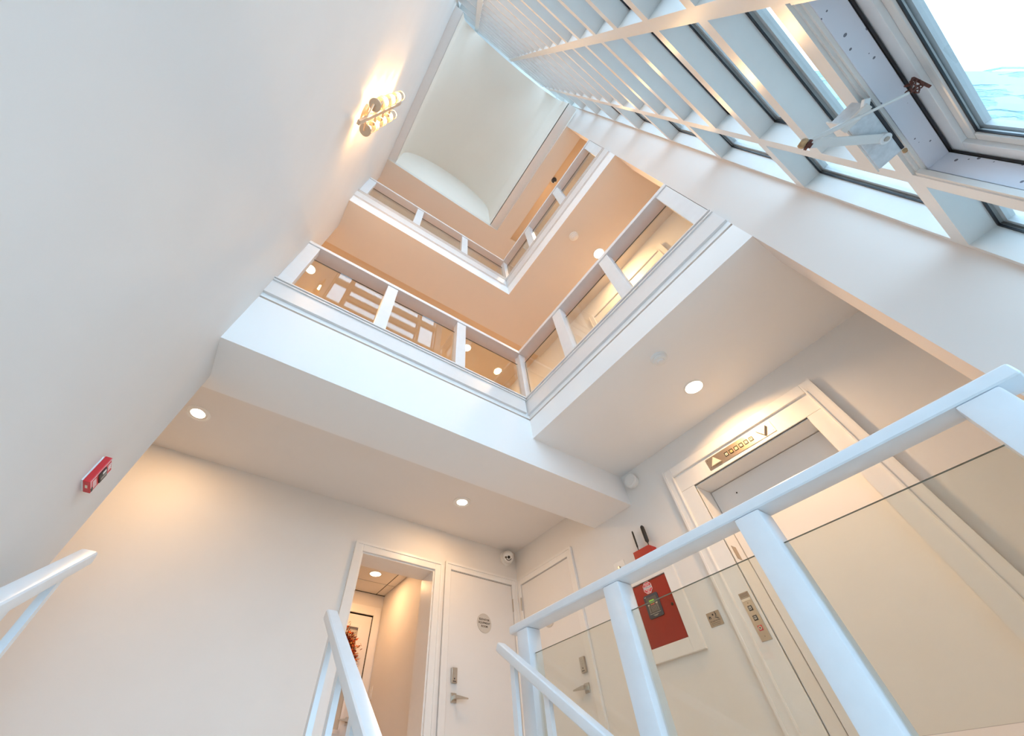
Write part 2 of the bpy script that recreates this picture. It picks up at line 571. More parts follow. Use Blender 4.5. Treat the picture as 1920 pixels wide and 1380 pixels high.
def gallery_rails(z0, zr, where):
    """rear run (along x) and right run (along y) of one gallery; z0 foot, zr underside of the rail"""
    y0, x0 = YF - 0.002, AXR + 0.002
    t = thing('guardrail', (0.6, y0, z0), 'white guardrail with glass panels along the back edge of the %s gallery' % where, 'guardrail')
    MB().box(LX, x0 + 0.135, y0 - 0.012, y0 + 0.135, zr, zr + 0.045).build('handrail', RAILP, t, bevel=0.004)
    xs = [(LX, -0.50), (0.204, 0.316), (1.028, 1.138), (1.872, 1.96)]
    for a, b in xs:
        MB().box(a, b, y0, y0 + 0.085, z0, zr).build('post', RAILP, t, bevel=0.005)
    for i in range(3):
        pane(xs[i][1] - 0.01, xs[i + 1][0] + 0.01, y0 + 0.055, y0 + 0.065, z0 - 0.005, zr - 0.13, t)
    t = thing('guardrail', (x0, 0.9, z0), 'white guardrail with glass panels on the elevator side of the %s gallery' % where, 'guardrail')
    MB().box(x0 - 0.012, x0 + 0.135, -0.252, y0 - 0.013, zr, zr + 0.045).build('handrail', RAILP, t, bevel=0.004)
    ys = [(-0.252, -0.13), (0.488, 0.602), (1.205, 1.328), (YF - 0.026, YF + 0.08)]
    for a, b in ys[:3]:
        MB().box(x0, x0 + 0.085, a, b, z0, zr).build('post', RAILP, t, bevel=0.005)
    for i in range(3):
        pane(x0 + 0.055, x0 + 0.065, ys[i][1] - 0.01, ys[i + 1][0] + 0.01, z0 - 0.005, zr - 0.13, t)


gallery_rails(2.95, 3.745, 'middle')
gallery_rails(5.685, 6.46, 'top')

# ground floor guardrail beside the stairs
t = thing('guardrail', (1.78, 1.0, 0), 'pale blue-white guardrail with tall glass panels in front of the elevator', 'guardrail')
mb = MB().box(1.72, 1.838, -0.285, 2.295, 1.02, 1.066)
mb.build('handrail', RAILB, t, bevel=0.013, seg=3, smooth=True)
py = [(-0.226, -0.113), (0.562, 0.671), (1.345, 1.455), (2.115, 2.222)]
for a, b in py:
    MB().box(1.725, 1.83, a, b, 0, 1.02).build('post', RAILB, t, bevel=0.008, seg=2, smooth=True)
for i in range(3):
    pane(1.764, 1.776, py[i][1] - 0.004, py[i + 1][0] + 0.012, 0.355, 0.89, t)
    MB().box(1.767, 1.773, py[i][1], py[i + 1][0], 0.0, 0.0015).build('rail_shoe', RAILB, t)

# stair handrails
SL = math.atan2(0.505, 0.747)
sdir = Vector((0, math.cos(SL), math.sin(SL)))
for hx, ytop, lab in ((-0.49, 2.16, 'white sloping stair handrail beside the tall left wall'),
                      (0.565, 2.29, 'white sloping stair handrail in front of the cased opening'),
                      (1.64, 2.29, 'white sloping stair handrail crossing in front of the glass guardrail')):
    t = thing('stair_handrail', (hx, 1.5, -0.3), lab, 'handrail')
    top = Vector((hx, ytop, 0.945))
    L = 2.2
    mb = MB().bar(top - sdir * L, top, 0.062, 0.050, up=(0, -math.sin(SL), math.cos(SL)))
    mb.build('handrail', RAILB, t, bevel=0.014, seg=3, smooth=True)
    for k in range(7):
        by = ytop - 0.125 - 0.265 * k
        zt = 0.945 - (ytop - by) * math.tan(SL) - 0.02
        step = max(0, math.ceil((2.25 - by) / run)) if by < 2.25 else 0
        MB().box(hx - 0.012, hx + 0.012, by - 0.019, by + 0.019, -rise * min(step, n), zt).build('baluster', RAILB, t)


# ------------------------------------------------------------------ doors and casings
def casing(parent, y, xa, xb, zt, w, th, n='casing'):
    """flat casing with a back band around an opening on a wall that faces -y"""
    for (a, b, z0, z1) in ((xa - w, xa, 0, zt + w), (xb, xb + w, 0, zt + w), (xa, xb, zt, zt + w)):
        MB().box(a, b, y - th, y, z0, z1).build(n, TRIM, parent, bevel=0.004)
    o = 0.022
    MB().box(xa - w, xa - w + o, y - th - 0.008, y - th, 0, zt + w).build('back_band', TRIM, parent)
    MB().box(xb + w - o, xb + w, y - th - 0.008, y - th, 0, zt + w).build('back_band', TRIM, parent)
    MB().box(xa - w + o, xb + w - o, y - th - 0.008, y - th, zt + w - o, zt + w).build('back_band', TRIM, parent)


def lever(parent, c, face, side, m=NICKEL):
    """square rose and flat lever; side is the reading direction (+1 right) the lever points to"""
    X, Y, Z = (Vector(a) for a in AX[face])
    c = Vector(c)
    mb = MB()

    def P(a, b, d):
        return c + X * a * side + Y * b + Z * d

    def bx(a0, a1, b0, b1, d0, d1):
        v = [P(a0, b0, d0), P(a1, b0, d0), P(a1, b1, d0), P(a0, b1, d0), P(a0, b0, d1), P(a1, b0, d1), P(a1, b1, d1), P(a0, b1, d1)]
        mb.add(v, [(0, 3, 2, 1), (4, 5, 6, 7), (0, 1, 5, 4), (1, 2, 6, 5), (2, 3, 7, 6), (3, 0, 4, 7)])
    bx(-0.028, 0.028, -0.033, 0.033, 0, 0.010)
    rose = mb.build('lever_handle', m, parent, bevel=0.002)
    mb = MB()
    bx(-0.013, 0.013, -0.013, 0.013, 0.010, 0.058)
    v = []
    for (a, b0, b1, d0, d1) in ((0.013, -0.013, 0.013, 0.030, 0.058), (0.055, -0.010, 0.009, 0.042, 0.056), (0.125, -0.005, 0.003, 0.046, 0.054)):
        v += [P(a, b0, d0), P(a, b1, d0), P(a, b1, d1), P(a, b0, d1)]
    f = []
    for j in (0, 4):
        f += [(j + k, j + (k + 1) % 4, j + 4 + (k + 1) % 4, j + 4 + k) for k in range(4)]
    f += [(3, 2, 1, 0), (8, 9, 10, 11)]
    mb.add(v, f)
    mb.build('lever', m, rose)
    return rose


def keypad(parent, c, face):
    X, Y, Z = (Vector(a) for a in AX[face])
    c = Vector(c)

    def bx(mb, a0, a1, b0, b1, d0, d1):
        v = [c + X * a + Y * b + Z * d for a, b, d in ((a0, b0, d0), (a1, b0, d0), (a1, b1, d0), (a0, b1, d0), (a0, b0, d1), (a1, b0, d1), (a1, b1, d1), (a0, b1, d1))]
        mb.add(v, [(0, 3, 2, 1), (4, 5, 6, 7), (0, 1, 5, 4), (1, 2, 6, 5), (2, 3, 7, 6), (3, 0, 4, 7)])
        return mb
    k = bx(MB(), -0.029, 0.029, -0.055, 0.055, 0, 0.022).build('keypad_lock', NICKEL, parent, bevel=0.003)
    mb = MB()
    for r in range(4):
        for q in range(2):
            bx(mb, -0.014 + q * 0.016, -0.002 + q * 0.016, 0.034 - r * 0.016, 0.043 - r * 0.016, 0.022, 0.0245)
    tag(mb.build('key_buttons', NICKEL, k), kind='stuff')
    bx(MB(), -0.004, 0.004, -0.030, -0.020, 0.022, 0.024).build('key_slot', INKB, k)
    bx(MB(), -0.016, 0.016, -0.046, -0.041, 0.022, 0.024).build('card_slot', INKB, k)
    return k


def hinge(parent, c, axis):
    MB().lathe([(0.009, -0.06), (0.009, 0.06)], c, (0, 0, 1), 10).lathe([(0.010, 0.06), (0.005, 0.068)], c, (0, 0, 1), 10).build('hinge', NICKEL, parent)


# cased opening to the inner hall
t = setting('door_1', (1.48, 3.758, 0))
casing(t, 3.758, 1.074, 1.885, 1.994, 0.083, 0.02)
MB().box(1.074, 1.089, 3.757, 4.02, 0, 1.994).build('jamb_lining', TRIM, t)
MB().box(1.870, 1.885, 3.757, 4.02, 0, 1.994).build('jamb_lining', TRIM, t)
MB().box(1.089, 1.870, 3.757, 4.02, 1.979, 1.994).build('jamb_lining', TRIM, t)

# elevator equipment room door
t = setting('door_2', (2.495, 3.774, 0))
casing(t, 3.774, 2.085, 2.905, 2.045, 0.072, 0.02)
MB().box(2.085, 2.905, 3.81, 3.86, 0, 2.045).build('door_stop', DARK, t)  # near-black slab, paints the shade in the gaps round the leaf
lf = MB().box(2.092, 2.898, 3.768, 3.808, 0.005, 2.034).build('door_leaf', DOORP, t)
lever(t, (2.165, 3.768, 0.985), 'back', 1)
keypad(t, (2.160, 3.768, 1.14), 'back')
for z in (0.3, 1.835):
    hinge(t, (2.906, 3.764, z), 'z')

# second plain door, on the elevator wall in the corner
t = setting('door_3', (RX, 3.29, 0))
w, th, zt = 0.078, 0.02, D2Z
for (a, b, z0, z1) in ((D2A - w, D2A, 0, zt + w), (D2B, YB - 0.022, 0, zt + w), (D2A, D2B, zt, zt + w)):
    MB().box(RX - th, RX, a, b, z0, z1).build('casing', TRIM, t, bevel=0.004)
MB().box(RX - th - 0.008, RX - th, D2A - w, D2A - w + 0.022, 0, zt + w).build('back_band', TRIM, t)
MB().box(RX - th - 0.008, RX - th, D2A - w + 0.022, YB - 0.03, zt + w - 0.022, zt + w).build('back_band', TRIM, t)
MB().box(3.035, 3.08, D2A, D2B, 0, zt).build('door_stop', DARK, t)  # near-black slab behind the leaf, the gap shade as colour
MB().box(2.995, 3.034, D2A + 0.006, D2B - 0.006, 0.005, zt - 0.008).build('door_leaf', DOORP, t)
lever(t, (2.995, 2.945, 0.985), 'right', -1)
keypad(t, (2.995, 2.935, 1.14), 'right')
for z in (0.3, 1.84):
    hinge(t, (2.976, D2B + 0.004, z), 'z')


def elevator(num, dz):
    t = setting('door_%d' % num, (RX, 0.83, dz))

    def bx(n_, m, x0, x1, y0, y1, z0, z1, bev=0.0):
        return MB().box(x0, x1, y0, y1, z0 + dz, z1 + dz).build(n_, m, t, bevel=bev)
    ya, yb, w = 0.17, 1.502, 0.078
    bx('outer_casing', TRIM, 2.972, RX, ya, ya + w, 0, 2.225, 0.004)
    bx('outer_casing', TRIM, 2.972, RX, yb - w, yb, 0, 2.225, 0.004)
    bx('outer_casing', TRIM, 2.972, RX, ya + w, yb - w, 2.225 - w, 2.225, 0.004)
    bx('casing_bead', TRIM, 2.964, 2.972, ya, ya + 0.016, 0, 2.225)
    bx('casing_bead', TRIM, 2.964, 2.972, yb - 0.016, yb, 0, 2.225)
    bx('casing_bead', TRIM, 2.966, 2.972, ya + w - 0.014, ya + w - 0.004, 0, 2.15)
    bx('casing_bead', TRIM, 2.966, 2.972, yb - w + 0.004, yb - w + 0.014, 0, 2.15)
    bx('header_panel', TRIM, 2.988, 3.01, ya + w, yb - w, EZ, 2.225 - w)
    bx('jamb_panel', TRIM, 2.988, 3.01, ya + w, EY0, 0, EZ - 0.002)
    bx('jamb_panel', TRIM, 2.988, 3.01, EY1, yb - w, 0, EZ - 0.002)
    bx('reveal_lining', TRIM, 3.01, 3.2, EY0 - 0.004, EY0 + 0.006, 0, EZ)
    bx('reveal_lining', TRIM, 3.01, 3.2, EY1 - 0.006, EY1 + 0.004, 0, EZ)
    bx('reveal_lining', TRIM, 3.01, 3.2, EY0 + 0.006, EY1 - 0.006, EZ - 0.008, EZ + 0.002)
    bx('dark_backing', DARK, 3.235, 3.25, EY0, EY1, 0, EZ)
    lf = bx('door_leaf', DOORP, 3.197, 3.232, EY0 + 0.010, EY1 - 0.010, 0.005, EZ - 0.013)
    if num == 4:
        MB().lathe([(0.006, 0), (0.006, 0.002)], (3.1968, 1.107, 1.89), (-1, 0, 0), 10).build('peephole', BLACK, lf)
        p = MB().box(3.045, 3.098, EY1 - 0.009, EY1 - 0.006, 1.415, 1.505).build('level_plaque', SIGNP, t)
    return t


elevator(4, 0.0)
elevator(5, UP2)

# inner hall beyond the opening
HZ, HY, HX = 2.30, 5.45, 2.0
mb = MB()
mb.box(HX, HX + 0.1, 4.02, HY + 0.1, -0.2, 2.5)
mb.box(0.5, 0.6, 4.02, HY + 0.1, -0.2, 2.5)
mb.box(0.6, 1.04, HY, HY + 0.1, -0.2, 2.5)
mb.box(1.92, HX, HY, HY + 0.1, -0.2, 2.5)
mb.box(1.04, 1.92, HY, HY + 0.1, 2.06, 2.5)
struct('wall_hall', mb, WALL)
t = setting('ceiling_hall', (1.3, 4.7, HZ))
MB().box(0.6, HX, 4.02, HY, HZ + 0.012, HZ + 0.06).build('tile_deck', TBAR, t)
xs_ = [0.6, 0.66, 1.27, 1.88, HX]
ys_ = [4.02, 4.49, 5.10, HY]
for i in range(4):
    for j in range(3):
        MB().box(xs_[i] + 0.006, xs_[i + 1] - 0.006, ys_[j] + 0.006, ys_[j + 1] - 0.006, HZ, HZ + 0.012).build('ceiling_tile', TILE, t)
for x in xs_[1:4]:
    MB().box(x - 0.006, x + 0.006, 4.02, HY, HZ + 0.004, HZ + 0.012).build('grid_bar', DARK if x > 1.8 else TBAR, t)
for y in ys_[1:3]:
    MB().box(0.6, HX, y - 0.006, y + 0.006, HZ + 0.004, HZ + 0.012).build('grid_bar', DARK, t)
MB().box(0.6, HX, HY - 0.012, HY, HZ - 0.004, HZ + 0.002).build('grid_bar', DARK, t)

t = setting('door_6', (1.48, HY, 0))
for (a, b, z0, z1) in ((0.96, 1.055, 0, 2.145), (1.89, 1.985, 0, 2.145), (1.055, 1.89, 2.045, 2.145)):
    MB().box(a, b, HY - 0.02, HY, z0, z1).build('casing', TRIM, t, bevel=0.004)
    MB().box(a + (0.075 if a < 1 else 0.0), b - (0.075 if b > 1.95 else 0.0), HY - 0.026, HY - 0.02, z0 if z1 < 2.1 or a != 1.055 else 2.045, 2.065).build('casing_bead', TRIM, t)
MB().box(1.04, 1.92, HY + 0.045, HY + 0.09, 0, 2.06).build('door_stop', DARK, t)  # near-black slab, shade of the door gaps put into its colour
gx0, gx1, gz0, gz1 = 1.22, 1.735, 0.95, 1.90
mb = MB()
mb.box(1.075, gx0, HY - 0.005, HY + 0.04, 0.005, 2.028)
mb.box(gx1, 1.880, HY - 0.005, HY + 0.04, 0.005, 2.028)
mb.box(gx0, gx1, HY - 0.005, HY + 0.04, gz1, 2.028)
mb.box(gx0, gx1, HY - 0.005, HY + 0.04, 0.005, gz0)
lf = mb.build('door_leaf', DOORP, t)
MB().box(gx0, gx1, HY + 0.015, HY + 0.025, gz0, gz1).build('door_glass', FROST, lf)
for (a, b, c_, d) in ((gx0 - 0.02, gx0 + 0.012, gz0 - 0.02, gz1 + 0.02), (gx1 - 0.012, gx1 + 0.02, gz0 - 0.02, gz1 + 0.02),
                      (gx0, gx1, gz1 - 0.012, gz1 + 0.02), (gx0, gx1, gz0 - 0.02, gz0 + 0.012)):
    MB().box(a, b, HY - 0.016, HY + 0.002, c_, d).build('glass_stop', TRIM, lf, bevel=0.004)
lever(t, (1.815, HY - 0.005, 1.035), 'back', -1)
dl = MB().box(1.80, 1.868, HY - 0.025, HY - 0.005, 1.12, 1.27).build('deadbolt', NICKEL, t, bevel=0.003)
MB().lathe([(0.018, 0), (0.016, 0.012)], (1.834, HY - 0.025, 1.16), (0, -1, 0), 16).build('cylinder', NICKEL, dl)

# ------------------------------------------------------------------ window wall
W1 = setting('window_1', (0.6, YW, 1.55))
YG = -0.655                                     # gasket line, glass just beyond
mull = [(LX, LX + 0.03), (-0.278, -0.208), (0.566, 0.634), (1.410, 1.470), (1.845, AXR)]
PB, ZB = 0.4425, 1.552                          # transom pitch and underside of the lowest one above the open window
ZTOP = 10.36
for a, b in mull:
    MB().box(a, b, -0.70, YW, -1.26, ZTOP).build('mullion', WINP, W1)


def glazed(x0, x1, z0, z1):
    p = MB().box(x0, x1, YG - 0.022, YG - 0.012, z0, z1).build('glass_pane', PANE, W1)
    g = 0.007
    mb = MB()
    mb.box(x0, x1, YG - 0.010, YG - 0.004, z1 - g, z1)
    mb.box(x0, x1, YG - 0.010, YG - 0.004, z0, z0 + g)
    mb.box(x0, x0 + g, YG - 0.010, YG - 0.004, z0 + g, z1 - g)
    mb.box(x1 - g, x1, YG - 0.010, YG - 0.004, z0 + g, z1 - g)
    mb.build('gasket', GASK, p)
    mb = MB()                                   # outer glazing bead beyond the glass
    e = 0.020
    mb.box(x0, x1, YG - 0.045, YG - 0.022, z1 - e, z1)
    mb.box(x0, x1, YG - 0.045, YG - 0.022, z0, z0 + e)
    mb.box(x0, x0 + e, YG - 0.045, YG - 0.022, z0 + e, z1 - e)
    mb.box(x1 - e, x1, YG - 0.045, YG - 0.022, z0 + e, z1 - e)
    mb.build('outer_bead', SASHP, p)


TH = 0.068
for bay in range(4):
    x0, x1 = mull[bay][1], mull[bay + 1][0]
    pb = 2 * PB if bay in (0, 3) else PB
    zs = []
    k = 0
    while ZB + k * pb < ZTOP - 0.1:
        zs.append(ZB + k * pb)
        k += 1
    for i, z in enumerate(zs):
        if bay == 2 and i == 0:
            # stepped head over the open window
            pts = [(YW, z + TH + 0.018), (YW, z + 0.022), (YW - 0.010, z + 0.022), (YW - 0.010, z + 0.012), (YW - 0.018, z + 0.012), (YW - 0.018, z + 0.002), (YW - 0.026, z),
                   (-0.70, z), (-0.70, z + TH + 0.018)]
            MB().prism(pts, x0, x1, 'x').build('transom', WINP, W1)
        else:
            MB().box(x0, x1, -0.70, YW, z, z + TH).build('transom', WINP, W1)
        top = zs[i + 1] if i + 1 < len(zs) else ZTOP
        glazed(x0, x1, z + TH + (0.018 if bay == 2 and i == 0 else 0), top)
    if bay != 2:                                # row below, lengthened out of view to floor height for more daylight
        glazed(x0, x1, -1.10, ZB)
        MB().box(x0, x1, -0.70, YW, -1.17, -1.10).build('transom', WINP, W1)
struct('wall_front', box(LX - 0.15, AXR + 0.02, -0.70, -0.60, -1.40, -1.17), WALL)

# open awning window below the stepped head
W2 = setting('window_2', (1.02, YW, 0.5))
x0, x1, z1, z0 = 0.634, 1.410, ZB, -1.10  # unseen lower end, also lengthened to let in more daylight
MB().box(x0, x1, -0.70, YW, -1.17, z0).build('transom', WINP, W2)
mb = MB()
mb.box(x0, x1, -0.658, -0.600, z1 - 0.004, z1 - 0.0005)
mb.box(x0 + 0.0005, x0 + 0.004, -0.658, -0.600, z0, z1 - 0.004)
mb.box(x1 - 0.004, x1 - 0.0005, -0.658, -0.600, z0, z1 - 0.004)
mb.build('frame_lining', SPOT, W2)
# narrow stops on the stepped lip round the opening
for (a, b) in ((x0, x0 + 0.012), (x1 - 0.012, x1)):
    MB().box(a, b, YW - 0.020, YW - 0.004, z0, z1 + 0.012).build('frame_lip', WINP, W2)
MB().box(x0, x1, -0.666, -0.660, z1 - 0.0075, z1 - 0.0005).build('gasket', GASK, W2)
MB().box(x1 - 0.0065, x1 - 0.0005, -0.666, -0.660, z0, z1 - 0.006).build('gasket', GASK, W2)
MB().box(x0 + 0.0005, x0 + 0.008, -0.666, -0.658, z0, z1 - 0.006).build('gasket', GASK, W2)


def ring(mb, xa, xb, za, zb, w, ya, yb, mi=0):
    mb.box(xa, xb, ya, yb, zb - w, zb, mi)
    mb.box(xa, xb, ya, yb, za, za + w, mi)
    mb.box(xa, xa + w, ya, yb, za + w, zb - w, mi)
    mb.box(xb - w, xb, ya, yb, za + w, zb - w, mi)
    return mb


sash = ring(MB(), x0 + 0.004, x1 - 0.004, z0 + 0.004, z1 - 0.004, 0.046, -0.700, -0.668).build('sash', SASHP, W2, bevel=0.002)
ring(MB(), x0 + 0.050, x1 - 0.050, z0 + 0.050, z1 - 0.050, 0.030, -0.700, -0.680).build('glazing_bead', WINP, sash, bevel=0.006)
ring(MB(), x0 + 0.0795, x1 - 0.0795, z0 + 0.0795, z1 - 0.0795, 0.005, -0.6915, -0.6865).build('gasket', GASK, sash)
MB().box(x0 + 0.076, x1 - 0.076, -0.7005, -0.692, z0 + 0.076, z1 - 0.076).build('glass_pane', PANE, sash)
ring(MB(), x0 + 0.020, x1 - 0.020, z0 + 0.020, z1 - 0.020, 0.066, -0.722, -0.705).build('outer_frame', SASHP, sash)

# window operator on the head
t = thing('window_operator', (1.13, -0.54, 1.53), 'white painted window opener with two arms and a rusted chain end', 'window opener')
zb = 1.520
mb = MB().box(1.020, 1.245, -0.566, -0.500, zb, zb + 0.060)
mb.build('housing', mat('operator_paint', (0.60, 0.64, 0.68), 0.4, noise=0.10, nscale=60), t, bevel=0.004)
MB().box(1.012, 1.253, -0.500, -0.496, zb + 0.004, zb + 0.066).build('cover_plate', WINP, t)
MB().box(1.024, 1.240, -0.5735, -0.566, zb - 0.001, zb + 0.004).build('slot', GASK, t)
MB().lathe([(0.006, 0), (0.006, 0.010)], (1.246, -0.569, zb - 0.004), (1, 0, 0.3), 8).build('end_plug', RUSTY, t)
zz = zb - 0.012
piv, tip = Vector((1.150, -0.545, zz)), Vector((0.952, -0.402, zz - 0.006))
d = (tip - piv).normalized()
arm = MB().bar(piv, tip, 0.026, 0.007).build('lever_arm', WINP, t, bevel=0.002)
MB().lathe([(0.016, -0.008), (0.016, 0.010)], piv, (0, 0, 1), 16).build('pivot_boss', SASHP, arm, bevel=0.002)
MB().lathe([(0.007, -0.0115), (0.007, -0.008)], piv, (0, 0, 1), 12).build('pivot_pin', NICKEL, arm)
MB().lathe([(0.012, -0.004), (0.0145, 0.000), (0.0145, 0.008), (0.011, 0.014)], tip, (-0.75, 0.25, 0.6), 16).build('roller', RUSTY, arm)
MB().lathe([(0.015, -0.014), (0.015, -0.006)], tip, (-0.75, 0.25, 0.6), 16).lathe([(0.007, -0.020), (0.007, -0.014)], tip, (-0.75, 0.25, 0.6), 10).build('rusted_washer', RUST, arm)
a2, b2 = Vector((1.034, -0.555, zb - 0.008)), Vector((1.020, -0.497, zb + 0.030))
MB().bar(Vector((1.022, -0.563, zb - 0.008)), Vector((1.035, -0.490, zb + 0.006)), 0.022, 0.010).build('second_arm', WINP, t, bevel=0.002)
MB().bar(Vector((1.006, -0.570, zb + 0.002)), Vector((1.030, -0.548, zb - 0.004)), 0.018, 0.012).build('arm_bracket', SASHP, t, bevel=0.003)
end = Vector((1.052, -0.618, 1.468))
mid = tip.lerp(end, 0.55)
rod = MB().tube([tip + Vector((0.004, -0.01, -0.004)), tip.lerp(end, 0.10), mid], [0.004, 0.0065, 0.0075], 10).build('thick_rod', WINP, t, smooth=True)
MB().tube([mid, end], 0.0042, 10).build('thin_rod', WINP, rod, smooth=True)
MB().tube([tip + Vector((0, 0, -0.008)), tip.lerp(end, 0.09)], 0.0035, 8).build('rusted_hook', RUST, rod)
ch = empty('chain', end)
ch.parent = t
ch.location = end - Vector(t.location)
ch['_o'] = tuple(end)
lk = [((0.000, -0.004, 0.002), (1, 0.2, 0.3)), ((0.006, -0.012, 0.010), (0.2, 1, 0.3)), ((-0.004, -0.018, 0.020), (1, 0.5, 0)), ((0.010, -0.016, -0.002), (0.3, 0.4, 1)),
      ((0.014, -0.024, 0.008), (1, 0, 0.6)), ((0.004, -0.028, 0.026), (0, 1, 0.4)), ((-0.006, -0.010, -0.004), (0.2, 0.2, 1)), ((0.020, -0.014, 0.004), (0.6, 1, 0)),
      ((0.010, -0.032, 0.016), (0.6, 0.2, 1)), ((-0.010, -0.024, 0.012), (1, 1, 0.3))]
for p, a in lk:
    c0, ax = end + Vector(p), Vector(a).normalized()
    u = ax.orthogonal().normalized()
    w_ = ax.cross(u)
    pts = [c0 + (u * math.cos(q) * 0.0085 + w_ * math.sin(q) * 0.0055) for q in [i * math.pi / 5 for i in range(11)]]
    MB().tube(pts, 0.0018, 6).build('chain_link', RUST, ch)
MB().bar(end + Vector((-0.004, -0.036, 0.030)), end + Vector((0.040, -0.042, 0.006)), 0.006, 0.005).build('sash_bracket', RUST, t)
MB().bar(end + Vector((-0.004, -0.036, 0.030)), end + Vector((-0.012, -0.020, 0.012)), 0.006, 0.005).build('sash_bracket', RUST, t)

# ------------------------------------------------------------------ outdoors
wing = box(2.2, 3.4, -1.412, -0.86, -1.6, 10.6)
struct('wall_wing', wing, STUCCO)
mb = MB()
mb.add([(-40, -40, -1.7), (40, -40, -1.7), (40, -0.9, -1.7), (-40, -0.9, -1.7)], [(0, 1, 2, 3)])
struct('ground', mb, GROUND)
t = thing('cable', (2.28, -1.43, 2.0), 'thin pale cable running up the corner of the stucco wing wall', 'cable')
MB().tube([(2.26, -1.405, 2.72), (2.28, -1.464, 2.66), (2.30, -1.493, 2.62), (2.30, -1.493, 1.6), (2.30, -1.493, -1.65)], 0.006, 6).build('cable_run', STUCCO, t)

# ------------------------------------------------------------------ recessed lamps
lamp_data = bpy.data.lights.new('downlight', 'AREA')
lamp_data.shape = 'DISK'
lamp_data.size = 0.12
lamp_data.energy = LAMP_W
lamp_data.color = LAMP_COLOR
lamp_data.spread = math.radians(180)
gallery_lamp_data = lamp_data.copy()
gallery_lamp_data.energy = GALLERY_LAMP_W


def make_downlight(r, label, deep):
    t = thing('recessed_downlight', (0, 0, 0), label, 'downlight', None)
    if deep:
        MB().lathe([(r, 0), (r, -0.004), (r * 0.82, -0.007), (r * 0.80, -0.004), (r * 0.80, 0.0)], (0, 0, 0), (0, 0, 1), 36).build('trim_ring', WHITE, t, smooth=True)
        MB().lathe([(r * 0.80, -0.004), (r * 0.58, -0.0015), (r * 0.58, 0.0)], (0, 0, 0), (0, 0, 1), 36).build('reflector', WHITE, t, smooth=True)
        MB().lathe([(r * 0.58, -0.001), (r * 0.58, -0.004)], (0, 0, 0), (0, 0, 1), 32).build('lens', LENS, t)
    else:
        MB().lathe([(r, 0), (r, -0.004), (r * 0.86, -0.006), (r * 0.86, 0)], (0, 0, 0), (0, 0, 1), 36).build('trim_ring', WHITE, t, smooth=True)
        MB().lathe([(r * 0.86, -0.001), (r * 0.86, -0.0045)], (0, 0, 0), (0, 0, 1), 32).build('lens', LENS, t)
    l = bpy.data.objects.new('lamp_light', lamp_data)
    C.objects.link(l)
    l.parent = t
    l.location = (0, 0, -0.012)
    return t


spots = [((-0.72, 3.128, 2.44), 1, 'recessed downlight in the rear ceiling beside the end of the left wall'),
         ((1.835, 3.125, 2.44), 1, 'recessed downlight in the rear ceiling above the cased opening'),
         ((2.60, 0.742, 2.46), 0, 'recessed downlight in the lobby ceiling in front of the elevator'),
         ((2.565, 0.745, Z3), 0, 'recessed downlight on the middle gallery ceiling beside a smoke detector'),
         ((-0.75, 3.15, 5.31), 0, 'recessed downlight behind the middle gallery glass, next to the left wall'),
         ((1.87, 3.14, 5.31), 0, 'recessed downlight behind the middle gallery glass, near its corner post'),
         ((2.60, 0.745, 8.12), 0, 'recessed downlight in the tray ceiling of the top gallery'),
         ((-0.75, 3.15, Z4), 0, 'recessed downlight over the top gallery behind the left end of its rail'),
         ((1.87, 3.14, Z4), 0, 'recessed downlight over the top gallery behind its corner post'),
         ((1.62, 4.86, HZ), 0, 'recessed downlight in the tiled ceiling of the inner hall')]
protos = {}
for loc, deep, lab in spots:
    if deep not in protos:
        protos[deep] = o = make_downlight(0.095 if deep else 0.078, lab, deep)
    else:
        o = copy_tree(protos[deep])
    o.location = loc
    o['label'] = lab
    if loc[1] < 2 and loc[2] < 3:
        fl = lamp_data.copy()
        fl.energy = 13.0
        fl.spread = math.radians(150)
        [c for c in kids(o) if c.type == 'LIGHT'][0].data = fl
    if loc[1] > 4:
        hl = lamp_data.copy()
        hl.energy = 8.0
        hl.color = (1.0, 0.54, 0.24)
        [c for c in kids(o) if c.type == 'LIGHT'][0].data = hl
    if loc[2] > 3:
        [c for c in kids(o) if c.type == 'LIGHT'][0].data = gallery_lamp_data


